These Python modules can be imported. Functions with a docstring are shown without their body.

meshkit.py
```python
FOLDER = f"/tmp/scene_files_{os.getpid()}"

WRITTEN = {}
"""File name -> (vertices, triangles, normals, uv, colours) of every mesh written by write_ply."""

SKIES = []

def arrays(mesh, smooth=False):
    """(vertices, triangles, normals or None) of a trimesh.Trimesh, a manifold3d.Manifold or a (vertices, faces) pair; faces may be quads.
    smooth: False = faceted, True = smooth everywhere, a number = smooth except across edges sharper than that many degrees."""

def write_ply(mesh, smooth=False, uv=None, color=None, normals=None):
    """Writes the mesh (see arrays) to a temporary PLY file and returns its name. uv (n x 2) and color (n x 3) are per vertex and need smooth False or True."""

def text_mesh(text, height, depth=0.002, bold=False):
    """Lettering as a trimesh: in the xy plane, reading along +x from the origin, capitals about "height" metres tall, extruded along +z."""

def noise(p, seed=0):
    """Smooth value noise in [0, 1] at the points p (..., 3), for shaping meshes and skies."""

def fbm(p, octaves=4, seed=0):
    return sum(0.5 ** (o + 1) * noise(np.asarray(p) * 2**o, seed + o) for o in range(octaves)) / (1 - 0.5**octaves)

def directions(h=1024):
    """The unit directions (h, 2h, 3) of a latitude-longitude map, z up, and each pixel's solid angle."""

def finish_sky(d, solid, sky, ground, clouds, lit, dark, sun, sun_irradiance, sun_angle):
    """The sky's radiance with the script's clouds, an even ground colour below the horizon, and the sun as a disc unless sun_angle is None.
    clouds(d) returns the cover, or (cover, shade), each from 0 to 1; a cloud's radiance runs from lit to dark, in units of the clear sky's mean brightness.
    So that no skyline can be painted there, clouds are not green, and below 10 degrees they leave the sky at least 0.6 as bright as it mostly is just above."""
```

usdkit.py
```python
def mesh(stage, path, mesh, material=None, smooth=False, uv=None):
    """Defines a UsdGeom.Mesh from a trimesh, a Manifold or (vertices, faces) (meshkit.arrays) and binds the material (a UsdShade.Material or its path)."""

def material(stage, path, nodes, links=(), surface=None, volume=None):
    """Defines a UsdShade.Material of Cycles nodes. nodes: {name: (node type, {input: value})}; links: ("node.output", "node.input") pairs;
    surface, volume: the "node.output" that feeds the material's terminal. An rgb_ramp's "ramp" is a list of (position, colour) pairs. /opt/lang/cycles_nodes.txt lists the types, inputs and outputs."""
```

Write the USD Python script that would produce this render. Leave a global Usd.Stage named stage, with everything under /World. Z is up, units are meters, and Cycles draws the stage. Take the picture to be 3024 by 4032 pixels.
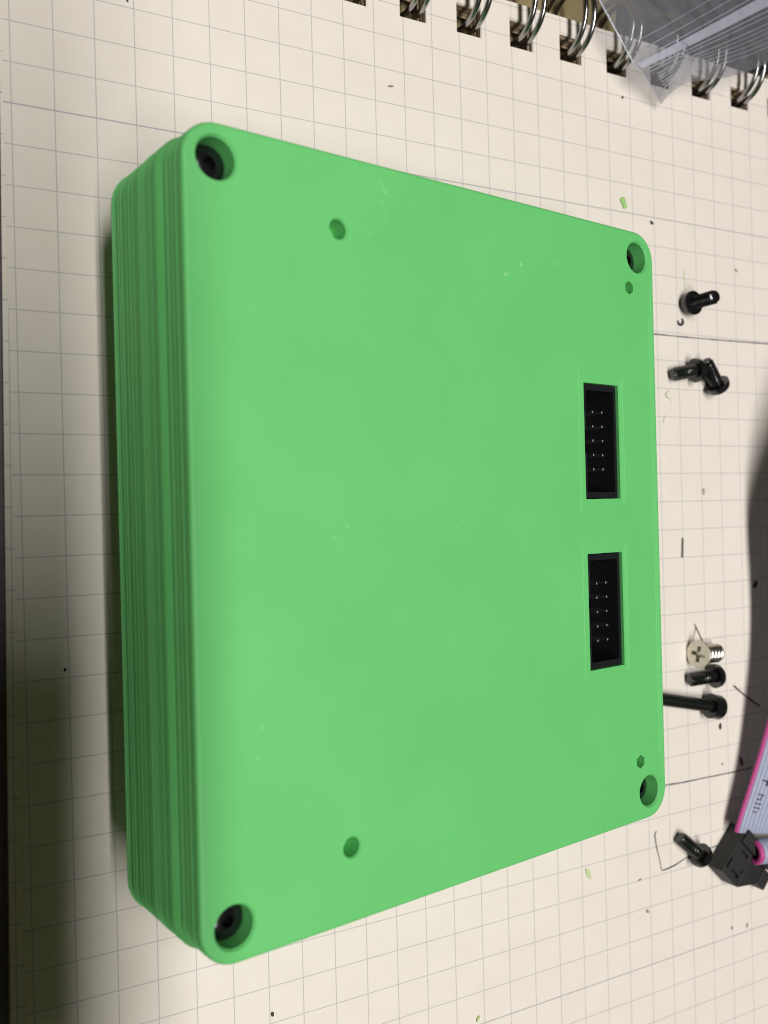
import math, random
import numpy as np, trimesh, usdkit, manifold3d
from pxr import Usd, UsdGeom, UsdLux, UsdShade, Gf, Sdf, Vt
from scipy.spatial.transform import Rotation as R
from scipy.interpolate import CubicSpline
from shapely.geometry import Polygon, box as sbox, LineString, Point
from shapely.ops import unary_union
from meshkit import noise, fbm

stage = Usd.Stage.CreateInMemory()
UsdGeom.SetStageUpAxis(stage, UsdGeom.Tokens.z)
UsdGeom.SetStageMetersPerUnit(stage, 1.0)
UsdGeom.Xform.Define(stage, '/World')
UsdGeom.Scope.Define(stage, '/World/Looks')
U = 0.00127                      # one working unit = 1.27 mm (the paper's 6.35 mm squares are 5 units)
random.seed(4); rng = np.random.default_rng(4)

# ---------------------------------------------------------------- camera
CAM = np.array([-12.6408, -50.7608, 116.4966])
CROT = R.from_rotvec([7.7e-3, -0.4909, -2.49e-2])
cam = UsdGeom.Camera.Define(stage, '/World/camera')
m4 = np.eye(4); m4[:3, :3] = CROT.as_matrix().T; m4[3, :3] = CAM * U
cam.AddTransformOp().Set(Gf.Matrix4d(*m4.ravel().tolist()))
FL = 4.0
cam.CreateFocalLengthAttr(FL); cam.CreateHorizontalApertureAttr(FL * 3024 / 3542.63)
cam.CreateVerticalApertureAttr(FL * 4032 / 3542.63)
cam.CreateFStopAttr(2.6); cam.CreateFocusDistanceAttr(0.158)
cam.CreateClippingRangeAttr(Gf.Vec2f(0.001, 100)); cam.CreateExposureAttr(0.0)

# ---------------------------------------------------------------- lamps
def rect_light(name, loc, w, h, power, col, rot=None):
    l = UsdLux.RectLight.Define(stage, '/World/' + name)
    l.CreateWidthAttr(w); l.CreateHeightAttr(h); l.CreateIntensityAttr(power); l.CreateColorAttr(Gf.Vec3f(*col))
    l.CreateNormalizeAttr(False)
    l.AddTranslateOp().Set(Gf.Vec3d(*loc))
    if rot: l.AddRotateXYZOp().Set(Gf.Vec3f(*rot))
    return l
LAMP_H = 1.30
rect_light('ceiling_tube_lamp', (-0.082, -140 * U, LAMP_H), 0.15, 1.15, 38.0, (1.0, 0.975, 0.945))
dome = UsdLux.DomeLight.Define(stage, '/World/room_ambience')
wm = usdkit.material(stage, '/World/Looks/room_light', {'b': ('background_shader', {'color': (1.0, 0.90, 0.56), 'strength': 0.029})}, surface='b.background')
UsdShade.MaterialBindingAPI.Apply(dome.GetPrim()).Bind(wm)

# ---------------------------------------------------------------- helpers
used = {}
def numbered(path):
    k = used.get(path, -1) + 1; used[path] = k
    return path if k == 0 else f'{path}_{k:03d}'
def tag(prim, label=None, cat=None, group=None, kind=None):
    for k, x in (('label', label), ('category', cat), ('group', group), ('kind', kind)):
        if x: prim.SetCustomDataByKey(k, x)
    return prim
def arr(m):
    if hasattr(m, 'to_mesh'):
        q = m.to_mesh(); return np.array(q.vert_properties[:, :3], float), np.array(q.tri_verts)
    if isinstance(m, tuple): return np.asarray(m[0], float), np.asarray(m[1])
    return np.array(m.vertices), np.array(m.faces)
def obj(name, mesh, mat, parent=None, smooth=30):
    path = numbered((str(parent.GetPath()) if parent else '/World') + '/' + name)
    v, f = arr(mesh)
    g = usdkit.mesh(stage, path, trimesh.Trimesh(v * U, f, process=False), mat, smooth=smooth)
    return g.GetPrim()
def thing(name, label, cat, loc=(0, 0, 0), rot=None, group=None, parent=None):
    path = numbered((str(parent.GetPath()) if parent else '/World') + '/' + name)
    x = UsdGeom.Xform.Define(stage, path)
    M = np.eye(4); M[:3, :3] = (rot.as_matrix() if rot is not None else np.eye(3)).T; M[3, :3] = np.array(loc) * U
    x.AddTransformOp().Set(Gf.Matrix4d(*M.ravel().tolist()))
    return tag(x.GetPrim(), label, cat, group)
def part(name, parent): return thing(name, None, None, parent=parent)
def man(m):
    v, f = arr(m)
    t = trimesh.Trimesh(v, f, process=True); t.merge_vertices()
    return manifold3d.Manifold(manifold3d.Mesh(np.asarray(t.vertices, np.float32), np.asarray(t.faces, np.uint32)))
def join(*ms): 
    ms = [trimesh.Trimesh(*arr(m), process=False) for m in ms]
    return trimesh.util.concatenate(ms)
def loft(rings, caps=True):
    n = len(rings[0]); k = len(rings)
    v = np.concatenate(rings); f = []
    i = np.arange(n); j = (i + 1) % n
    for r in range(k - 1):
        a, b = r * n, (r + 1) * n
        f.append(np.c_[a + i, a + j, b + j]); f.append(np.c_[a + i, b + j, b + i])
    if caps:
        c0, c1 = len(v), len(v) + 1
        v = np.vstack([v, rings[0].mean(0), rings[-1].mean(0)])
        f.append(np.c_[np.full(n, c0), j, i]); f.append(np.c_[np.full(n, c1), (k - 1) * n + i, (k - 1) * n + j])
    f = np.concatenate(f)
    if caps and np.einsum('ij,ij->i', v[f[:, 0]] - v[0], np.cross(v[f[:, 1]] - v[0], v[f[:, 2]] - v[0])).sum() < 0: f = f[:, ::-1]
    return v, f
def tube(pts, r, seg=10, caps=True):
    pts = np.asarray(pts, float); n = len(pts)
    r = np.broadcast_to(r, n)
    t = np.gradient(pts, axis=0); t /= np.linalg.norm(t, axis=1)[:, None]
    up = np.array([0, 0, 1.]) if abs(t[0, 2]) < .9 else np.array([0, 1., 0])
    rings = []; a = np.arange(seg) / seg * 2 * np.pi
    x = np.cross(up, t[0]); x /= np.linalg.norm(x)
    for k in range(n):
        x = x - t[k] * (x @ t[k]); x /= np.linalg.norm(x); y = np.cross(t[k], x)
        rings.append(pts[k] + r[k] * (np.cos(a)[:, None] * x + np.sin(a)[:, None] * y))
    return loft(rings, caps)
def box(x0, x1, y0, y1, z0, z1):
    m = trimesh.creation.box((x1 - x0, y1 - y0, z1 - z0)); m.apply_translation(((x0 + x1) / 2, (y0 + y1) / 2, (z0 + z1) / 2)); return m
def rbox(x0, x1, y0, y1, z0, z1, r):
    """a box with rounded edges"""
    s = [manifold3d.Manifold.sphere(r, 12).translate([x, y, z]) for x in (x0 + r, x1 - r) for y in (y0 + r, y1 - r) for z in (z0 + r, z1 - r)]
    return manifold3d.Manifold.batch_hull(s)
def rr(x0, x1, y0, y1, r, z, n=9):
    p = []
    for cx, cy, a0 in ((x1 - r, y1 - r, 0), (x0 + r, y1 - r, 90), (x0 + r, y0 + r, 180), (x1 - r, y0 + r, 270)):
        for k in range(n):
            a = math.radians(a0 + 90 * k / (n - 1)); p.append((cx + r * math.cos(a), cy + r * math.sin(a), z))
    return np.array(p)
def xf(m, rot=None, loc=(0, 0, 0)):
    v, f = arr(m)
    if rot is not None: v = rot.apply(v)
    return v + np.asarray(loc), f
def extr(poly, z0, z1):
    ps = getattr(poly, 'geoms', [poly])
    ms = []
    for g in ps:
        m = trimesh.creation.extrude_polygon(g, z1 - z0, engine='earcut'); m.apply_translation((0, 0, z0)); ms.append(m)
    return join(*ms)
def unproj(u, v, z=0.):
    d = CROT.apply([(u - 1512) / 3542.63, -(v - 2016) / 3542.63, -1.]); return CAM + d * (z - CAM[2]) / d[2]

# ---------------------------------------------------------------- materials
def mat(name, nodes, links, surface): return usdkit.material(stage, '/World/Looks/' + name, nodes, links, surface=surface)
def plain(name, col, rough=.5, metal=0, spec=.5, bump=0, bscale=900, vary=0.0, coat=0):
    nodes = {'p': ('principled_bsdf', {'base_color': col, 'roughness': rough, 'metallic': metal, 'specular_ior_level': spec, 'coat_weight': coat}),
             't': ('texture_coordinate', {}), 'n': ('noise_texture', {'scale': bscale, 'detail': 3})}
    links = [('t.object', 'n.vector')]
    if bump:
        nodes['b'] = ('bump', {'strength': bump, 'distance': .0001}); links += [('n.fac', 'b.height'), ('b.normal', 'p.normal')]
    if vary:
        nodes['r'] = ('rgb_ramp', {'ramp': [(.3, tuple(c * (1 - vary) for c in col)), (.7, tuple(min(1, c * (1 + vary)) for c in col))]})
        links += [('n.fac', 'r.fac'), ('r.color', 'p.base_color')]
    return mat(name, nodes, links, 'p.BSDF')

def grid_paper(name, off=(0, 0, 0), rotz=0.0):
    """cream paper printed with a blue grey grid of 6.35 mm squares"""
    c = 5 * U
    N = {'t': ('geometry', {}), 'm': ('mapping', {'mapping_type': 'point', 'location': tuple(-np.array(off) / c), 'rotation': (0, 0, rotz), 'scale': (1 / c, 1 / c, 1 / c)}),
         's': ('separate_xyz', {}), 'p': ('principled_bsdf', {'roughness': .62, 'specular_ior_level': .28})}
    L = [('t.position', 'm.vector'), ('m.vector', 's.vector')]
    N['wob'] = ('noise_texture', {'scale': 160, 'detail': 3}); L.append(('t.position', 'wob.vector'))
    N['ink'] = ('noise_texture', {'scale': 2600, 'detail': 2}); L.append(('t.position', 'ink.vector'))
    for ax in 'xy':
        N['a' + ax] = ('math', {'math_type': 'add', 'value2': .5}); L.append(('s.' + ax, f'a{ax}.value1'))
        N['f' + ax] = ('math', {'math_type': 'fraction'}); L.append((f'a{ax}.value', f'f{ax}.value1'))
        N['d' + ax] = ('math', {'math_type': 'subtract', 'value2': .5}); L.append((f'f{ax}.value', f'd{ax}.value1'))
        N['b' + ax] = ('math', {'math_type': 'absolute'}); L.append((f'd{ax}.value', f'b{ax}.value1'))
        N['l' + ax] = ('map_range', {'range_type': 'smoothstep', 'from_min': .008, 'from_max': .0175, 'to_min': .6, 'to_max': 0.0, 'clamp': True}); L.append((f'b{ax}.value', f'l{ax}.value'))
    # bolder lines
    prev = None
    for k, y in enumerate((0.0, -26.0)):
        N[f'q{k}'] = ('math', {'math_type': 'subtract', 'value2': y}); L.append(('s.y', f'q{k}.value1'))
        N[f'w{k}'] = ('math', {'math_type': 'absolute'}); L.append((f'q{k}.value', f'w{k}.value1'))
        N[f'e{k}'] = ('map_range', {'range_type': 'smoothstep', 'from_min': .012, 'from_max': .023, 'to_min': .74, 'to_max': 0.0, 'clamp': True}); L.append((f'w{k}.value', f'e{k}.value'))
    N['m1'] = ('math', {'math_type': 'maximum'}); L += [('lx.result', 'm1.value1'), ('ly.result', 'm1.value2')]
    N['m2'] = ('math', {'math_type': 'maximum'}); L += [('e0.result', 'm2.value1'), ('e1.result', 'm2.value2')]
    N['m3'] = ('math', {'math_type': 'maximum'}); L += [('m1.value', 'm3.value1'), ('m2.value', 'm3.value2')]
    N['iv'] = ('map_range', {'from_min': .3, 'from_max': .7, 'to_min': .72, 'to_max': 1.12, 'clamp': True}); L.append(('ink.fac', 'iv.value'))
    N['m4'] = ('math', {'math_type': 'multiply', 'use_clamp': True}); L += [('m3.value', 'm4.value1'), ('iv.result', 'm4.value2')]
    N['pc'] = ('rgb_ramp', {'ramp': [(.25, (.765, .702, .632)), (.75, (.795, .735, .668))]}); L.append(('wob.fac', 'pc.fac'))
    N['mx'] = ('mix', {'color2': (.24, .265, .34)}); L += [('m4.value', 'mx.fac'), ('pc.color', 'mx.color1'), ('mx.color', 'p.base_color')]
    N['fib'] = ('noise_texture', {'scale': 1800, 'detail': 4}); L.append(('t.position', 'fib.vector'))
    N['bm'] = ('bump', {'strength': .12, 'distance': .00008}); L += [('fib.fac', 'bm.height'), ('bm.normal', 'p.normal')]
    return mat(name, N, L, 'p.BSDF')

GREEN = (.105, .565, .135)
def green_plastic():
    N = {'t': ('texture_coordinate', {}), 'p': ('principled_bsdf', {'roughness': .58, 'specular_ior_level': .6, 'subsurface_weight': .0, 'subsurface_radius': (.4, 1.0, .4), 'subsurface_scale': .0007}),
         'n': ('noise_texture', {'scale': 55, 'detail': 4}), 'r': ('rgb_ramp', {'ramp': [(.3, (.122, .545, .150)), (.7, (.136, .572, .168))]}),
         # scuffs: small whitish specks
         'v': ('noise_texture', {'scale': 620, 'detail': 3, 'roughness': .6}), 'vm': ('noise_texture', {'scale': 48, 'detail': 2}),
         'vmul': ('math', {'math_type': 'multiply'}), 'vr': ('map_range', {'from_min': .425, 'from_max': .5, 'to_min': 0, 'to_max': .5, 'clamp': True}),
         'mx': ('mix', {'color2': (.42, .80, .42)}),
         # raster of the printed top skin
         'w': ('wave_texture', {'bands_direction': 'diagonal', 'scale': 330, 'distortion': .6, 'detail': 1}), 'g': ('noise_texture', {'scale': 900, 'detail': 3}),
         'h': ('math', {'math_type': 'multiply_add', 'value2': .35}), 'b': ('bump', {'strength': .1, 'distance': .00006})}
    L = [('t.object', 'n.vector'), ('n.fac', 'r.fac'), ('t.object', 'v.vector'), ('t.object', 'vm.vector'), ('v.fac', 'vmul.value1'), ('vm.fac', 'vmul.value2'), ('vmul.value', 'vr.value'),
         ('vr.result', 'mx.fac'), ('r.color', 'mx.color1'), ('mx.color', 'p.base_color'), ('t.object', 'w.vector'), ('t.object', 'g.vector'), ('w.fac', 'h.value1'), ('g.fac', 'h.value3'), ('h.value', 'b.height'), ('b.normal', 'p.normal')]
    return mat('green_plastic', N, L, 'p.BSDF')
M_GREEN = green_plastic()
M_RIDGE_G = plain('stretched_green_plastic', (.18, .62, .21), .4)
M_BLACK = plain('black_oxide_steel', (.008, .008, .009), .2, .0, .7, .15, 1500)
M_CSCREW = plain('glossy_black_screw', (.006, .006, .007), .17, 0, .8)
M_BLKPL = plain('black_plastic', (.010, .011, .013), .38, 0, .4, .2, 1200)
M_CONN = plain('dull_black_plastic', (.022, .023, .023), .55, 0, .4, .25, 1200)
M_SILVER = plain('nickel_plated_steel', (.58, .56, .49), .3, 1, .5, .08, 900, .04)
M_SATIN = plain('satin_nickel_face', (.70, .67, .58), .42, 1, .5, .08, 900, .04)
M_WIRE = plain('binding_wire_metal', (.38, .38, .38), .22, 1, .5, .1, 700, .1)
M_PIN = plain('tin_plated_pin', (.26, .255, .25), .45, 1)
M_RIB = plain('grey_ribbon_insulation', (.36, .39, .52), .42, 0, .4, .1, 900, .06)
M_PINK = plain('pink_ribbon_insulation', (.52, .06, .27), .42, 0, .4, .1, 900, .06)
M_PRINT = plain('printed_ink', (.05, .05, .075), .6)
M_PENCIL = plain('pencil_graphite', (.12, .12, .125), .5, 0, .5, .4, 6000, .5)
M_LEAD = plain('tarnished_wire', (.10, .095, .085), .5, .3, .5, .2, 2500, .3)
M_SPECK = plain('dark_speck', (.03, .028, .025), .6)
M_FAINT = plain('grey_speck', (.30, .28, .27), .7)
M_SHAVE = plain('green_shaving', (.33, .58, .17), .5)
M_PALE = plain('pale_green_shaving', (.55, .66, .33), .5)
M_TABLE = plain('table_top', (.26, .205, .105), .5, 0, .4, .15, 60, .18)
M_CARD = plain('kraft_cardboard', (.30, .215, .115), .7, 0, .3, .3, 700, .15)
M_COVER = plain('dark_cover_board', (.12, .113, .12), .6, 0, .4, .3, 700, .15)
M_EDGE = plain('paper_edge', (.46, .36, .24), .7, 0, .3, .3, 1500, .12)
M_PHONE = plain('silver_phone_back', (.30, .295, .28), .45)
M_RUB = plain('black_rubber', (.015, .015, .015), .7)
def bag_mat(name, haze, col, rough=.07):
    N = {'tr': ('transparent_bsdf', {'color': (.95, .955, .97)}), 'df': ('diffuse_bsdf', {'color': col}), 'gl': ('glossy_bsdf', {'color': (.9, .92, 1.0), 'roughness': rough}),
         'fr': ('map_range', {'range_type': 'smoothstep', 'from_min': .1, 'from_max': 1.0, 'to_min': .075, 'to_max': .75, 'clamp': True}), 'lw': ('layer_weight', {'blend': .5}), 'm1': ('mix_closure', {'fac': haze}), 'm2': ('mix_closure', {}),
         't': ('texture_coordinate', {}), 'n': ('noise_texture', {'scale': 260, 'detail': 3, 'distortion': .6}), 'b': ('bump', {'strength': .35, 'distance': .0006})}
    L = [('tr.BSDF', 'm1.closure1'), ('df.BSDF', 'm1.closure2'), ('lw.facing', 'fr.value'), ('b.normal', 'lw.normal'), ('fr.result', 'm2.fac'), ('m1.closure', 'm2.closure1'), ('gl.BSDF', 'm2.closure2'), ('t.object', 'n.vector'), ('n.fac', 'b.height'), ('b.normal', 'gl.normal')]
    return mat(name, N, L, 'm2.closure')
M_BAG = bag_mat('clear_plastic_film', .085, (.84, .84, .90))
M_ZIP = bag_mat('zip_strip_plastic', .40, (.74, .75, .86), .2)
M_RIDGE = bag_mat('zip_ridge_plastic', .30, (.8, .81, .9), .15)

# ---------------------------------------------------------------- the setting: a table
TZ = -4.6
tag(obj('table', box(-900, 900, -900, 900, TZ - 20, TZ), M_TABLE), 'brown table top under the notebook', 'table', kind='structure')

# ---------------------------------------------------------------- notebook
nb = thing('notebook', 'wire bound notebook of cream squared paper lying open under everything', 'notebook')
HX = [54.5 + 10.1 * k for k in range(-3, 11)]
def page_poly(dx=0., dy=0., x0=-.9, rot=0., jit=0.0):
    P = sbox(x0, -178, 158, 30.7)
    holes = []
    for h in HX:
        j = rng.normal(0, jit, 2) if jit else (0, 0)
        holes.append(sbox(h + j[0], 23.45 + j[1], h + 4.6 + j[0], 28.1 + j[1]))
    P = P.difference(unary_union(holes))
    from shapely import affinity
    P = affinity.rotate(P, rot, origin=(60, 26), use_radians=True)
    return affinity.translate(P, dx, dy)
M_PAPER = grid_paper('squared_paper')
M_PAPER2 = grid_paper('squared_paper_under', (-.55 * U, 1.1 * U, 0), 0.0126)
obj('page', extr(page_poly(), -.09, 0), M_PAPER, nb, smooth=False)
z = -.11
for k in range(13):
    th = .2 if k else .09
    rot = -.0126 if k < 2 else -.0126 - .003 * rng.random()
    obj('page', extr(page_poly(rng.normal(0, .03) if k > 1 else 0, rng.normal(0, .06) if k > 1 else 0, -.9 if k < 2 else -.5, rot + (rng.normal(0, .0007) if k > 1 else 0), .05), z - th, z), M_PAPER2 if k < 2 else M_EDGE, nb, smooth=False)
    z -= th + (.12 if k in (4, 9) else .015)
obj('cover', extr(page_poly(0, .2, -5, -.012), z - .75, z), M_COVER, nb, smooth=False)
# wire loops: two to a hole
for h in HX:
    for dx in (1.35, 3.15):
        a = np.linspace(math.radians(205), math.radians(-115), 46)
        y = 30.25 + 5.55 * np.cos(a); zz = -.55 + 5.5 * np.sin(a)
        x = h + dx + .15 * np.sin(a * 1.3) + .55 * np.clip(np.cos(a), -1, 0) * -.6
        obj('wire_loop', tube(np.c_[x, y, zz], .46, 12), M_WIRE, nb, smooth=True)
# pencil marks on the page
def stroke(pts, w, z=.012, seed=0):
    pts = np.asarray(pts, float)[:, :2]
    L = np.r_[0, np.cumsum(np.linalg.norm(np.diff(pts, axis=0), axis=1))]
    n = max(6, int(L[-1] / .35)); s = np.linspace(0, L[-1], n)
    c = np.c_[np.interp(s, L, pts[:, 0]), np.interp(s, L, pts[:, 1])]
    r = np.random.default_rng(seed)
    c += np.cumsum(r.normal(0, .006, c.shape), axis=0) - np.linspace(0, 1, n)[:, None] * 0
    wd = w * (.75 + .5 * noise(np.c_[s * .9, s * 0 + seed, s * 0])) / 2
    t = np.gradient(c, axis=0); t /= np.linalg.norm(t, axis=1)[:, None]; nn = np.c_[-t[:, 1], t[:, 0]]
    v = np.r_[np.c_[c + nn * wd[:, None], np.full(n, z)], np.c_[c - nn * wd[:, None], np.full(n, z)]]
    i = np.arange(n - 1)
    return v, np.r_[np.c_[i, i + n, i + 1], np.c_[i + 1, i + n, i + n + 1]]
def px(*l): return [unproj(*q) for q in l]
P1 = px((2560, 1314), (2664, 1324), (2815, 1337), (3024, 1353), (3060, 1356))
tag(obj('pencil_line', stroke(P1, .24, seed=1), M_PENCIL, nb, False), 'long dark pencil line just below a printed line')
tag(obj('pencil_line', stroke(px((2610, 3093), (2715, 3075), (2880, 3041), (2960, 3022)), .24, seed=2), M_PENCIL, nb, False), 'pencil line drawn over a printed line')
tag(obj('pencil_line', stroke(px((2585, 3273), (2577, 3282), (2584, 3330), (2596, 3382), (2606, 3428), (2630, 3420), (2662, 3404), (2700, 3378), (2760, 3355), (2795, 3340), (2870, 3312)), .27, seed=3), M_PENCIL, nb, False), 'L shaped pencil line')

# ---------------------------------------------------------------- the green printed box
BROT = R.from_euler('zyx', [-.0006, .14918, .00087]); BLOC = np.array([12.271, -10.837, 29.689])
W, L_ = 74.37, 84.99
pb = thing('project_box', 'green printed plastic case with two black header sockets, propped up on the notebook', 'project box', BLOC, BROT)
CR = 4.0
def ring(out, z, n=9):
    return rr(-out, W + out, -L_ - out, out, CR + out if CR + out > .3 else .3, z, n)
rings = []
r0 = np.random.default_rng(7)
# lid, top edge rounded
for a in np.linspace(0, 90, 7): rings.append(ring(-.75 * (1 - math.sin(math.radians(a))), -.75 * (1 - math.cos(math.radians(a))))[:, :])
rings = []
for a in np.linspace(0, 90, 8):
    t = math.radians(a); rings.append(ring(-.5 + .5 * math.sin(t), -.5 + .5 * math.cos(t)))
lh = .157
def layers(z0, z1, base, lips):
    """printed layers down the wall: small steps, and here and there a layer that stands proud"""
    zz = z0
    while zz > z1:
        o = base(-zz) + r0.normal(0, .024)
        lip = [h for zl, h in lips if zz >= zl > zz - lh]
        if lip: o += .45 * lip[0]
        rings.append(ring(o - .03, zz - .012)); rings.append(ring(o, zz - .03)); rings.append(ring(o, zz - lh + .03)); rings.append(ring(o - .03, zz - lh + .012)); zz -= lh
layers(-.5, -4.35, lambda q: 0, [(-1.1, .05), (-2.0, .08), (-2.75, .05), (-3.5, .03)])
rings.append(ring(-.3, -4.5)); rings.append(ring(-.3, -4.6))
lid = man(loft(rings))
if lid.volume() < 0: print('lid inverted')
rings = [ring(-.3, -4.62), ring(-.1, -4.66), ring(.42, -5.75)]
layers(-5.8, -18.2, lambda q: np.interp(q, [5.8, 6.4, 17.3, 18.1], [.42, .40, .34, .44]),
       [(-6.7, .04), (-7.5, .05), (-8.4, .03), (-9.1, .05), (-10.2, .12), (-10.9, .04), (-11.5, .05), (-12.2, .03), (-12.7, .05), (-13.4, .08), (-14.0, .04), (-14.6, .06), (-15.2, .03), (-15.7, .05), (-16.5, .05), (-17.1, .03)])
for a in np.linspace(0, 90, 6):
    t = math.radians(a); rings.append(ring(.47 - .5 + .5 * math.cos(t), -18.25 - .5 * math.sin(t)))
case = man(loft(rings))
def cyl(x, y, r, z0, z1, n=32, r2=None):
    return manifold3d.Manifold.cylinder(z1 - z0, r, r if r2 is None else r2, n).translate([x, y, z0])
HO = [(3.75, -3.67), (3.75, -L_ + 3.8), (70.6, -3.75), (70.5, -L_ + 3.9)]
cut = []
for x, y in HO:
    cut += [cyl(x, y, 2.17, -6, 1), cyl(x, y, 2.17, -.28, .02, r2=2.42)]
for x, y in ((18.4, -8.4), (18.2, -76.65)): cut += [cyl(x, y, 1.08, -2.8, 1, 24), cyl(x, y, 1.08, -.22, .02, 24, 1.28)]
for x, y in ((68.6, -8.38), (68.5, -76.5)): cut += [cyl(0, 0, .98, -2.4, 1, 6).rotate([0, 0, 30]).translate([x, y, 0])]
SL = [(61.85, -30.68), (61.85, -54.2)]
for x, y in SL: cut += [man(box(x - 3.62, x + 3.66, y - 8.0, y + 8.0, -6, 1))]
lid = lid - manifold3d.Manifold.batch_boolean(cut, manifold3d.OpType.Add)
# fine ridges left by the printer round the sockets and along the far edge
rid = []
for x, y in SL:
    for d in (.55, 1.0):
        for sx, lo, hi in ((-1, -8.9 - .5 * d, 8.6 + d), (1, -8.8, 8.5 + .6 * d)):
            if sx < 0 and d < .8: continue
            xx = x + sx * (3.64 + d); rid.append(xf(trimesh.creation.cylinder(.075, hi - lo, sections=8), R.from_euler('x', 90, degrees=True), (xx, y + (lo + hi) / 2, .0)))
    rid.append(xf(trimesh.creation.cylinder(.06, 6.6, sections=8), R.from_euler('y', 90, degrees=True), (x, y - 8.5, 0)))
for d, lo, hi in ((.95, -79, -7), (1.45, -76, -12)):
    rid.append(xf(trimesh.creation.cylinder(.075, hi - lo, sections=8), R.from_euler('x', 90, degrees=True), (W - d, (lo + hi) / 2, .0)))
obj('lid', lid, M_GREEN, pb, smooth=14)
obj('print_ridge', join(*rid), M_RIDGE_G, pb, smooth=40)
cut = [cyl(x, y, 2.17, -9, -4) for x, y in HO] + [man(box(x - 3.62, x + 3.66, y - 8, y + 8, -10, -4)) for x, y in SL]
case = case - manifold3d.Manifold.batch_boolean(cut, manifold3d.OpType.Add)
obj('lower_case', case, M_GREEN, pb, smooth=13)
# screws sunk in the corner holes
def dome(r, h, n=28, edge=.35):
    prof = [(0.001, h)] + [(r * s, edge + (h - edge) * math.sqrt(max(0, 1 - s ** 2.4))) for s in np.linspace(.12, 1, 12)] + [(r, 0), (.001, 0)]
    a = np.arange(n) / n * 2 * np.pi
    rings = [np.c_[q[0] * np.cos(a), q[0] * np.sin(a), np.full(n, q[1])] for q in prof][::-1]
    return man(loft(rings))
def cross_recess(r, top, depth):
    s = manifold3d.Manifold
    w = r * .24
    a = man(box(-r * .58, r * .58, -w / 1.6, w / 1.6, top - depth * .75, top + 1)); b = a.rotate([0, 0, 90])
    return a + b + s.cylinder(depth + 1, w * .4, w * 1.5, 12).translate([0, 0, top - depth])
for x, y in HO:
    s = part('corner_screw', pb)
    hd = dome(2.13, 1.9, edge=1.0) - manifold3d.Manifold.cylinder(2, .72, .72, 6).translate([0, 0, .45])
    obj('screw_head', xf(hd, None, (x, y, -3.5)), M_CSCREW, s, smooth=35)
    obj('screw_shaft', xf(trimesh.creation.cylinder(1.1, 4.0, sections=20), None, (x, y, -6.2)), M_BLACK, s)
# header sockets
for x, y in SL:
    h = part('header_socket', pb)
    x0, x1, y0, y1 = x - 3.5, x + 3.52, y - 7.9, y + 7.9
    sh = rbox(x0, x1, y0, y1, -9.5, -.3, .12) - man(box(x0 + .62, x1 - .62, y0 + .85, y1 - .85, -7, 1)) - man(box(x0 - 1, x0 + .9, y - 1.75, y + 1.75, -6, 1))
    obj('shroud', sh, M_BLKPL, h)
    for i in range(2):
        for j in range(5):
            px_, py_ = x + (i - .5) * 2 + .35, y + (2 - j) * 2 + (.18 if y > -40 else -.25)
            p = rbox(px_ - .2, px_ + .2, py_ - .2, py_ + .2, -7.5, -.95, .08)
            obj('pin', p, M_PIN, h)
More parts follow.
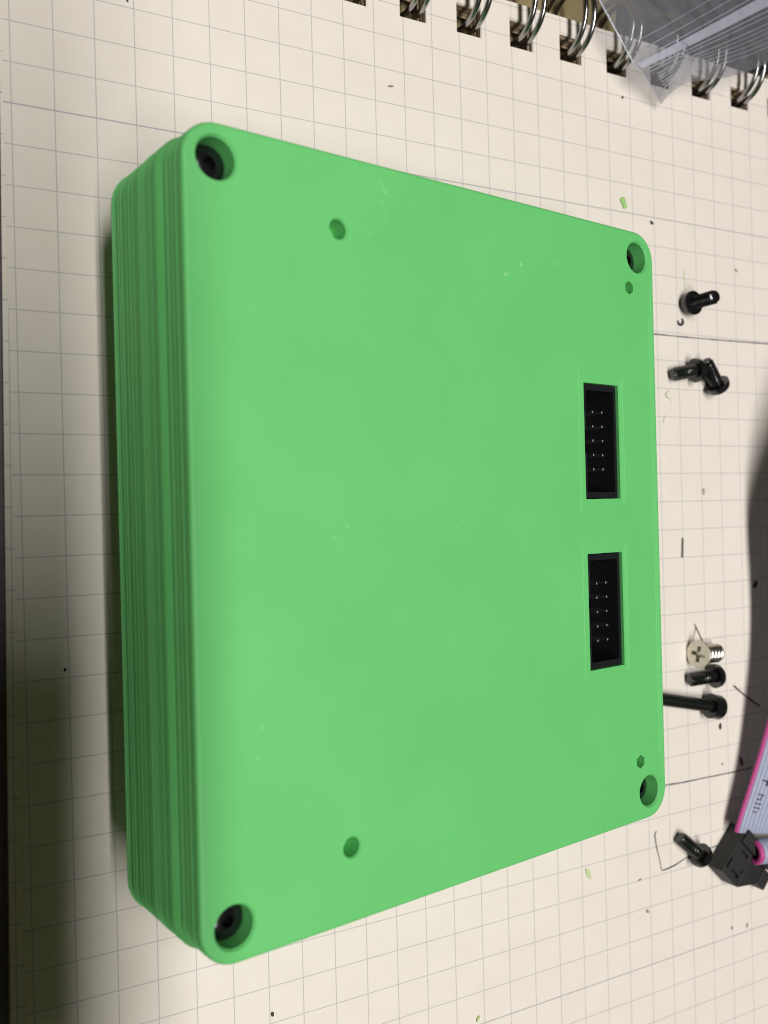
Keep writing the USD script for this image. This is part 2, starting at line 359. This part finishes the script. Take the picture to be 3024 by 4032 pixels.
# two stubby feet that hold the near side off the page
for y in (-22, -62):
    q = BROT.apply([20, y, -18.7]) + BLOC
    obj('foot', trimesh.creation.cylinder(3.0, 14.0, sections=24).apply_translation((20, y, -18.7 - 6.9 * 1.0 + 3)).slice_plane([0, 0, -40], [0, 0, 1]) if False else xf(trimesh.creation.cylinder(2.6, q[2] + .5, sections=24), BROT.inv(), BROT.inv().apply(np.array([q[0], q[1], (q[2] + .5) / 2]) - BLOC)), M_RUB, pb)

# ---------------------------------------------------------------- loose screws
def threaded(r, length, pitch=.5, seg=20, per=6, x0=0.0):
    n = int(length / pitch * per); a = np.arange(seg) / seg * 2 * np.pi
    rings = []
    for k in range(n + 1):
        xx = length * k / n
        ph = (xx / pitch + np.arange(seg) / seg) % 1.0
        dep = np.abs(ph - .5) * 2
        fade = min(1, (length - xx) / .5 + .15)
        rad = r * (1 - .24 * dep) * (.72 + .28 * fade)
        rings.append(np.c_[np.full(seg, x0 + xx), rad * np.cos(a), rad * np.sin(a)])
    return loft(rings)
AX = R.from_euler('y', -90, degrees=True)      # dome's +z to -x
def machine_screw(name, label, head_xy, yaw, length, hr=2.15, hh=1.9, sr=1.25, standing=False, zlift=0.0, pitchdeg=None, material=M_BLACK, cap=False, group=None):
    """lies with its head rim and the end of its shaft on the page; yaw is the way the shaft points"""
    if standing:
        rot = R.from_euler('ZYX', [yaw, -90, 0], degrees=True); loc = (*head_xy, hh)
    else:
        d = math.degrees(math.asin(min(.9, (hr - sr) / length))) if pitchdeg is None else pitchdeg
        rot = R.from_euler('ZYX', [yaw, d, 15], degrees=True)
        loc = (*head_xy, hr * math.cos(math.radians(d)) + zlift)
    t = thing(name, label, 'screw', loc, rot, group)
    if cap:
        rings = []; n = 32; a = np.arange(n) / n * 2 * np.pi
        for q, zq in ((.01, hh), (hr * .8, hh), (hr * .95, hh - .12), (hr, hh - .35), (hr, .1), (hr * .94, 0), (.01, 0)): rings.append(np.c_[q * np.cos(a), q * np.sin(a), np.full(n, zq)])
        hd = man(loft(rings[::-1])) - manifold3d.Manifold.cylinder(2, 1.05, 1.05, 6).translate([0, 0, hh - 1.2])
    else:
        hd = dome(hr, hh, edge=.5) - cross_recess(hr, hh, 1.1)
    obj('head', xf(hd, AX), material, t, smooth=35)
    obj('shaft', threaded(sr, length, x0=-.02), material, t, smooth=12)
    return t
machine_screw('machine_screw', 'small black screw standing upright on its head near the clear corner hole', (112.2, -14.75), 20, 5.0, standing=True)
machine_screw('machine_screw', 'small black screw lying with shaft towards the box, touching another screw', (111.6, -26.9), 190, 4.7)
machine_screw('machine_screw', 'small black screw leaning its shaft on another screw, head away from the box', (117.1, -28.9), 133, 5.2, zlift=.0, pitchdeg=-8)
machine_screw('machine_screw', 'small black screw lying against the silver screw', (114.3, -81.35), 183, 5.2)
machine_screw('machine_screw', 'small black screw lying across the L shaped pencil line', (109.7, -112.2), 138, 5.2)
machine_screw('long_screw', 'long black cap screw whose shaft runs under the edge of the green box', (113.1, -86.5), 167.5, 19, hr=2.2, hh=2.3, sr=1.13, cap=True)
def countersunk(name, label, head_xy, yaw, length=4.7, hr=2.42, sr=1.75, d=8):
    rot = R.from_euler('ZYX', [yaw, d, 8], degrees=True)
    t = thing(name, label, 'screw', (*head_xy, hr * math.cos(math.radians(d)) + .12), rot)
    n = 40; a = np.arange(n) / n * 2 * np.pi
    rings = [np.c_[q * np.cos(a), q * np.sin(a), np.full(n, zq)] for q, zq in ((.01, -1.2), (sr * .8, -1.2), (hr - .02, -.22), (hr, -.12), (hr - .06, 0), (.01, 0))]
    hd = man(loft(rings)) - cross_recess(hr, 0, 1.7)
    obj('head', xf(hd, AX), M_SATIN, t, smooth=25)
    obj('shaft', threaded(sr, length, pitch=.95, per=6, x0=1.1), M_SILVER, t, smooth=60)
    return t
countersunk('countersunk_screw', 'silver countersunk screw with a cross slot facing the camera', (110.3, -77.0), -4)
countersunk('countersunk_screw', 'silver countersunk screw in the dark shade at the photo edge', (132.3, -86.6), -30)

# ---------------------------------------------------------------- bits of wire and shavings
def clip(name, label, pts, r, m=M_LEAD, cat='wire clipping', group=None):
    pts = np.array(pts, float)
    tt = np.linspace(0, 1, len(pts)); c = CubicSpline(tt, pts)(np.linspace(0, 1, 24)) if len(pts) > 2 else pts[0] + np.linspace(0, 1, 8)[:, None] * (pts[1] - pts[0])
    return tag(obj(name, tube(c, r, 8), m, None, True), label, cat, group)
clip('wire_clipping', 'thin bent wire clipping leaning on the silver screw head', [unproj(2735, 2459, .15), unproj(2746, 2482, .6), unproj(2765, 2523, 2.6), unproj(2772, 2535, 3.3)], .12)
clip('wire_clipping', 'thin wire clipping crossing into the dark ribbon shadow', [unproj(2892, 2701, .3), unproj(2930, 2735, .25), unproj(2966, 2762, .2), unproj(2990, 2780, .2)], .14)
clip('wire_clipping', 'straight dark wire clipping lying alone beside the box', [unproj(2688, 2119, .13), unproj(2687, 2160, .12), unproj(2686, 2195, .13)], .17)
clip('plastic_hair', 'fine green plastic hair ending at the upright screw', [unproj(2692, 1060, .1), unproj(2694, 1100, .08), unproj(2699, 1142, .1)], .055, M_PALE, 'plastic hair')
clip('plastic_hair', 'pale crinkled plastic hair below the pair of touching screws', [unproj(2632, 1537, .06), unproj(2625, 1560, .3), unproj(2637, 1571, .06), unproj(2641, 1585, .06)], .06, M_PALE, 'plastic hair')
clip('plastic_hair', 'short grey fibre close to the box edge', [unproj(2617, 1636, .05), unproj(2610, 1666, .05)], .05, M_FAINT, 'fibre')
a = np.linspace(math.radians(60), math.radians(-190), 16); c0 = unproj(2676, 1266, 0)
rad = .20 * np.sin(np.linspace(.25, math.pi - .25, 16)) + .03
tag(obj('curled_shaving', tube(np.c_[c0[0] + .62 * np.cos(a), c0[1] + .62 * np.sin(a), np.full(16, .22)], rad, 8), M_SPECK, None, True), 'black curled crescent shaving below the upright screw', 'shaving')
a = np.linspace(0, 2 * math.pi, 20)[:-1]; c0 = unproj(2769, 1935, 0)
tag(obj('curled_shaving', tube(np.c_[c0[0] + .22 * np.cos(a), c0[1] + .5 * np.sin(a), np.full(19, .1)], .07, 6), M_FAINT, None, True), 'tiny grey ring shaving beside the ribbon shadow', 'shaving')
def speck(name, label, uv, sx, sy, m, cat='speck', ang=0., h=.12, seed=0):
    s = trimesh.creation.icosphere(2, 1.0); v = s.vertices
    v = v * (.75 + .55 * noise(v * 1.7 + seed * 3.1)[:, None]); v = v * [sx, sy, h]
    v = R.from_euler('z', ang, degrees=True).apply(v); v[:, 2] -= v[:, 2].min() - .005
    c = unproj(*uv, 0)
    return tag(obj(name, trimesh.Trimesh(v + c, s.faces, process=False), m, None, True), label, cat)
# two-lobed green chip
c = unproj(2452, 801, 0); q = []
for dx, dy, r in ((-.12, .42, .62), (.28, -.42, .5), (.1, 0, .4)):
    s = trimesh.creation.icosphere(2, r); s.vertices = s.vertices * [.9, 1, .45]; q.append(man(s).translate([c[0] + dx, c[1] + dy, .2]))
tag(obj('plastic_shaving', q[0] + q[1] + q[2], M_SHAVE, None, True), 'two lobed green chip on the paper above the box corner', 'shaving')
speck('plastic_shaving', 'pale green flake on the paper below the box', (2314, 3440), .38, .95, M_PALE, 'shaving', 25, .15, 2)
speck('plastic_shaving', 'pale curled flake at the bottom edge of the photo', (1880, 4010), .2, .5, M_PALE, 'shaving', -30, .2, 3)
for k, (lab, uv, sx, sy, m, ang) in enumerate([
    ('dark speck just above the box corner with the clear hole', (2565, 878), .42, .24, M_SPECK, -35),
    ('black speck on the paper below the near box corner', (1072, 3992), .22, .3, M_SPECK, 0),
    ('dark speck on the shaded margin left of the box', (255, 2637), .16, .2, M_SPECK, 0),
    ('dark speck under the tip of the plastic bag', (2450, 384), .2, .26, M_SPECK, -30),
    ('dark crumb between the long screw and the ribbon shadow', (2834, 2860), .3, .55, M_SPECK, -10),
    ('tiny brown speck beside the pencil line near the ribbon shadow', (2843, 3009), .2, .2, M_FAINT, 0),
    ('dark crumb inside the ribbon shadow near the pink edge', (2918, 3000), .3, .95, M_SPECK, 15),
    ('dark crumb at the curved edge of the ribbon shadow', (2973, 2301), .45, .75, M_SPECK, -30),
    ('grey crumb on the squares right of the green flake', (2549, 3588), .42, .22, M_FAINT, -30),
    ('brown speck on the bold printed line at lower right', (2880, 3654), .2, .28, M_FAINT, 0),
    ('pale grey crumb beside the brown speck at lower right', (2941, 3643), .2, .42, M_FAINT, -20),
    ('grey dash on a printed line below the box', (2518, 3464), .36, .12, M_FAINT, 20),
    ('small grey mark on the squares right of the upright screw', (2897, 1066), .34, .2, M_FAINT, -40),
    ('brown fleck on the upper squares above the box', (1537, 340), .5, .14, M_FAINT, 10),
    ('dark dot at the top edge of the photo', (501, 4), .14, .14, M_SPECK, 0)]):
    speck('paper_speck', lab, uv, sx, sy, m, 'speck', ang, .1, k)

# ---------------------------------------------------------------- ribbon cable with its connector
rc = thing('ribbon_cable', 'grey ribbon cable with a pink edge and a black connector on its end', 'ribbon cable')
key = np.array([(117.7, -109.5, 3.2), (119.1, -104.8, 3.9), (121.0, -99.5, 4.6), (123.0, -90.2, 6.4), (124.9, -77, 9), (124.9, -66, 11.2), (124.0, -52, 14), (125.5, -42, 17.5), (129.5, -33, 20.5), (138, -20, 24), (150, -10, 26)], float)
tk = np.r_[0, np.cumsum(np.linalg.norm(np.diff(key, axis=0), axis=1))]
cs = CubicSpline(tk, key); tt = np.linspace(0, tk[-1], 60); path = cs(tt)
tan = cs(tt, 1); tan /= np.linalg.norm(tan, axis=1)[:, None]
side = np.cross(tan, [0, 0, 1.]); side /= np.linalg.norm(side, axis=1)[:, None]
tilt = np.interp(tt, [0, 20, 60, tk[-1]], [0, .05, .12, .1]); side = side * np.cos(tilt)[:, None] + np.array([0, 0, 1.]) * np.sin(tilt)[:, None]
for k in range(10):
    obj('pink_wire' if k == 0 else 'ribbon_wire', tube(path + side * (k * 1.0 + (.17 if k == 0 else 0)), .38 if k == 0 else .535, 10), M_PINK if k == 0 else M_RIB, rc, True)
# printed marks on the insulation
nrm = np.cross(side, tan); nrm *= np.sign(nrm[:, 2:3])
marks = []
def on(s, w, h=.56):
    i = np.interp(s, tt, np.arange(len(tt))); f = lambda A: np.array([np.interp(i, np.arange(len(tt)), A[:, c]) for c in range(3)])
    return f(path) + f(side) * w + f(nrm) * h
def ink(s0, w0, s1, w1, r=.1): marks.append(tube([on(s0 + (s1 - s0) * q, w0 + (w1 - w0) * q) for q in np.linspace(0, 1, 5)], r, 6))
for s in (5.2, 6.0): 
    ink(s, 2.0, s, 3.6)
ink(6.8, 2.0, 6.8, 3.0); ink(6.8, 3.0, 7.7, 3.2); ink(7.7, 2.0, 7.7, 3.6); ink(4.4, 2.2, 4.4, 3.0); ink(10.2, 2.0, 10.2, 4.0, .14); ink(9.4, 3.6, 10.2, 3.6)
ink(20.2, 2.4, 20.2, 3.3, .14); ink(22.6, 2.6, 22.6, 3.6, .12); ink(24.6, 2.8, 24.6, 3.6, .12); ink(23.6, 3.2, 24.4, 3.2)
obj('printed_marks', join(*marks), M_PRINT, rc, True)
# connector body: a block turned on the page, with a notched top, a sloping cover, a latch and the folded ribbon
cR = R.from_euler('z', 45, degrees=True); cO = np.array([117.3, -119.2, 0])
def cb(x0, x1, y0, y1, z0, z1, r=.15): return rbox(x0, x1, y0, y1, z0, z1, r)
body = cb(0, 9.0, 0, 5.2, .05, 3.6) - man(box(1.0, 1.7, 1.0, 3.3, 2.9, 6)) - man(box(1.2, 3.2, 4.5, 5.0, 3.0, 6)) - man(box(5.1, 5.6, 1.3, 3.6, 3.0, 6)) - man(box(2.3, 2.8, .7, 1.2, 3.1, 6))
obj('connector_body', xf(body, cR, cO), M_CONN, rc, 25)
fl = manifold3d.Manifold.batch_hull([manifold3d.Manifold.sphere(.15, 10).translate([x, y, z]) for x, y, z in ((.2, -.1, .2), (3.4, -4.6, .2), (9, -.1, .2), (9, -4.6, .2), (.2, -.1, 3.4), (9, -.1, 3.4), (3.4, -4.6, 2.6), (9, -4.6, 2.6))])
obj('connector_cover', xf(fl, cR, cO), M_CONN, rc, 25)
obj('connector_latch', xf(cb(3.6, 6.8, -7.2, -4.75, .05, 2.9), cR, cO), M_CONN, rc, 25)
obj('strain_relief', xf(cb(6.4, 9.0, -4.0, 5.0, 3.0, 4.4), cR, cO), M_CONN, rc, 25)
a = np.linspace(-20, 200, 22)
for k in range(9):
    loop = np.c_[121.6 + k * 1.0 + 0 * a, -113.6 - k * .12 + 1.75 * np.cos(np.radians(a)), 4.0 + 1.5 * np.sin(np.radians(a))]
    obj('pink_wire' if k == 0 else 'ribbon_wire', tube(loop, .535, 10), M_PINK if k == 0 else M_RIB, rc, True)

# ---------------------------------------------------------------- zip bag
bag = thing('zip_bag', 'clear plastic zip bag lying over the wire binding', 'bag')
rows = [np.array([(78, 48, 7.5), (96, 58, 8), (116, 70, 8), (140, 84, 7)]),
        np.array([(88.7, 31.75, 5.2), (103, 41, 6.8), (120, 53, 7.2), (142, 66, 7)]),
        np.array([(96.15, 22.9, 5.0), (106, 28.9, 6.0), (117, 35.7, 6.3), (138, 49, 6.3)]),
        np.array([(98.2, 22.15, 4.7), (108, 27.4, 5.9), (119, 33.6, 6.2), (139, 45, 6.2)]),
        np.array([(105.7, 19.45, 1.6), (110.4, 23.1, 4.3), (118.5, 25.2, 5.3), (135, 33.6, 5.4)])]
tr = np.array([0, .42, .66, .72, 1.0])
def bag_pt(t, s):
    """point of the film at t (across) and s (along), both arrays"""
    sr = CubicSpline([0, .33, .66, 1.0], np.stack(rows, 1))(s)          # s x rows x 3
    out = np.empty((len(t), len(s), 3))
    for c in range(3):
        for k in range(len(s)): out[:, k, c] = np.interp(t, tr, sr[k, :, c])
    return out
def film(dz, seed, amp):
    t = np.linspace(0, 1, 60); s = np.linspace(0, 1, 70)
    P = bag_pt(t, s); q = P.reshape(-1, 3)
    edge = np.minimum(1, np.minimum(s, 1 - s)[None, :] * 12) * np.minimum(1, np.minimum(t, 1 - t)[:, None] * 12)
    q[:, 2] += dz * (.25 + .75 * edge.ravel()) + amp * (fbm(np.c_[q[:, 0] * .16, q[:, 1] * .22, q[:, 2] * 0 + seed], 4) - .5) * edge.ravel()
    n, m = len(t), len(s); i, j = np.meshgrid(np.arange(n - 1), np.arange(m - 1), indexing='ij'); a_ = (i * m + j).ravel()
    return q, np.r_[np.c_[a_, a_ + 1, a_ + m + 1], np.c_[a_, a_ + m + 1, a_ + m]]
obj('film', film(.55, 3, 1.6), M_BAG, bag, True)
obj('film', film(-.1, 9, .9), M_BAG, bag, True)
sA = np.linspace(0.0, 1, 50)
def strip(t0, t1, dz):
    a_ = bag_pt(np.array([t0]), sA)[0]; b_ = bag_pt(np.array([t1]), sA)[0]; off = np.array([0, 0, dz])
    rings = [np.array([a_[k] + off, b_[k] + off, b_[k] + off - [0, 0, .3], a_[k] + off - [0, 0, .3]]) for k in range(50)]
    return loft(rings)
obj('zip_strip', strip(.672, .708, .95), M_ZIP, bag, 40)
for t0, r in ((.60, .08), (.632, .1), (.66, .13), (.722, .13), (.75, .1), (.79, .1), (.815, .07), (.84, .07), (.865, .07), (.89, .07), (.915, .07)):
    p = bag_pt(np.array([t0]), np.linspace(.02 if t0 < .76 else .05, 1, 50))[0] + [0, 0, .75]
    obj('zip_ridge', tube(p, r, 6), M_RIDGE, bag, True)

seam = bag_pt(np.linspace(.02, 1, 60), np.array([0.0]))[:, 0] + [0, 0, .15]
obj('side_seam', tube(seam, .16, 8), M_RIDGE, bag, True)
# dark sheet that shows through the bag behind the binding
M_SLATE = plain('dark_slate_sheet', (.022, .025, .036), .5, 0, .4, .2, 300, .2)
sh = Polygon([(101.5, 31.8), (130.5, 31.9), (150, 38), (150, 75), (108, 75), (104, 48)]).buffer(.6)
tag(obj('dark_sheet', extr(sh, TZ + .05, TZ + .5), M_SLATE), 'dark blue grey sheet seen through the plastic bag behind the notebook', 'sheet')
# ---------------------------------------------------------------- the phone that takes the picture shades the near margin
ph = thing('smartphone', 'silver smartphone held flat above the left margin, taking the picture', 'smartphone', CAM, CROT)
obj('phone_body', rbox(-42, 20.5, -118, 26, 2.2, 8, 1.8), M_PHONE, ph)
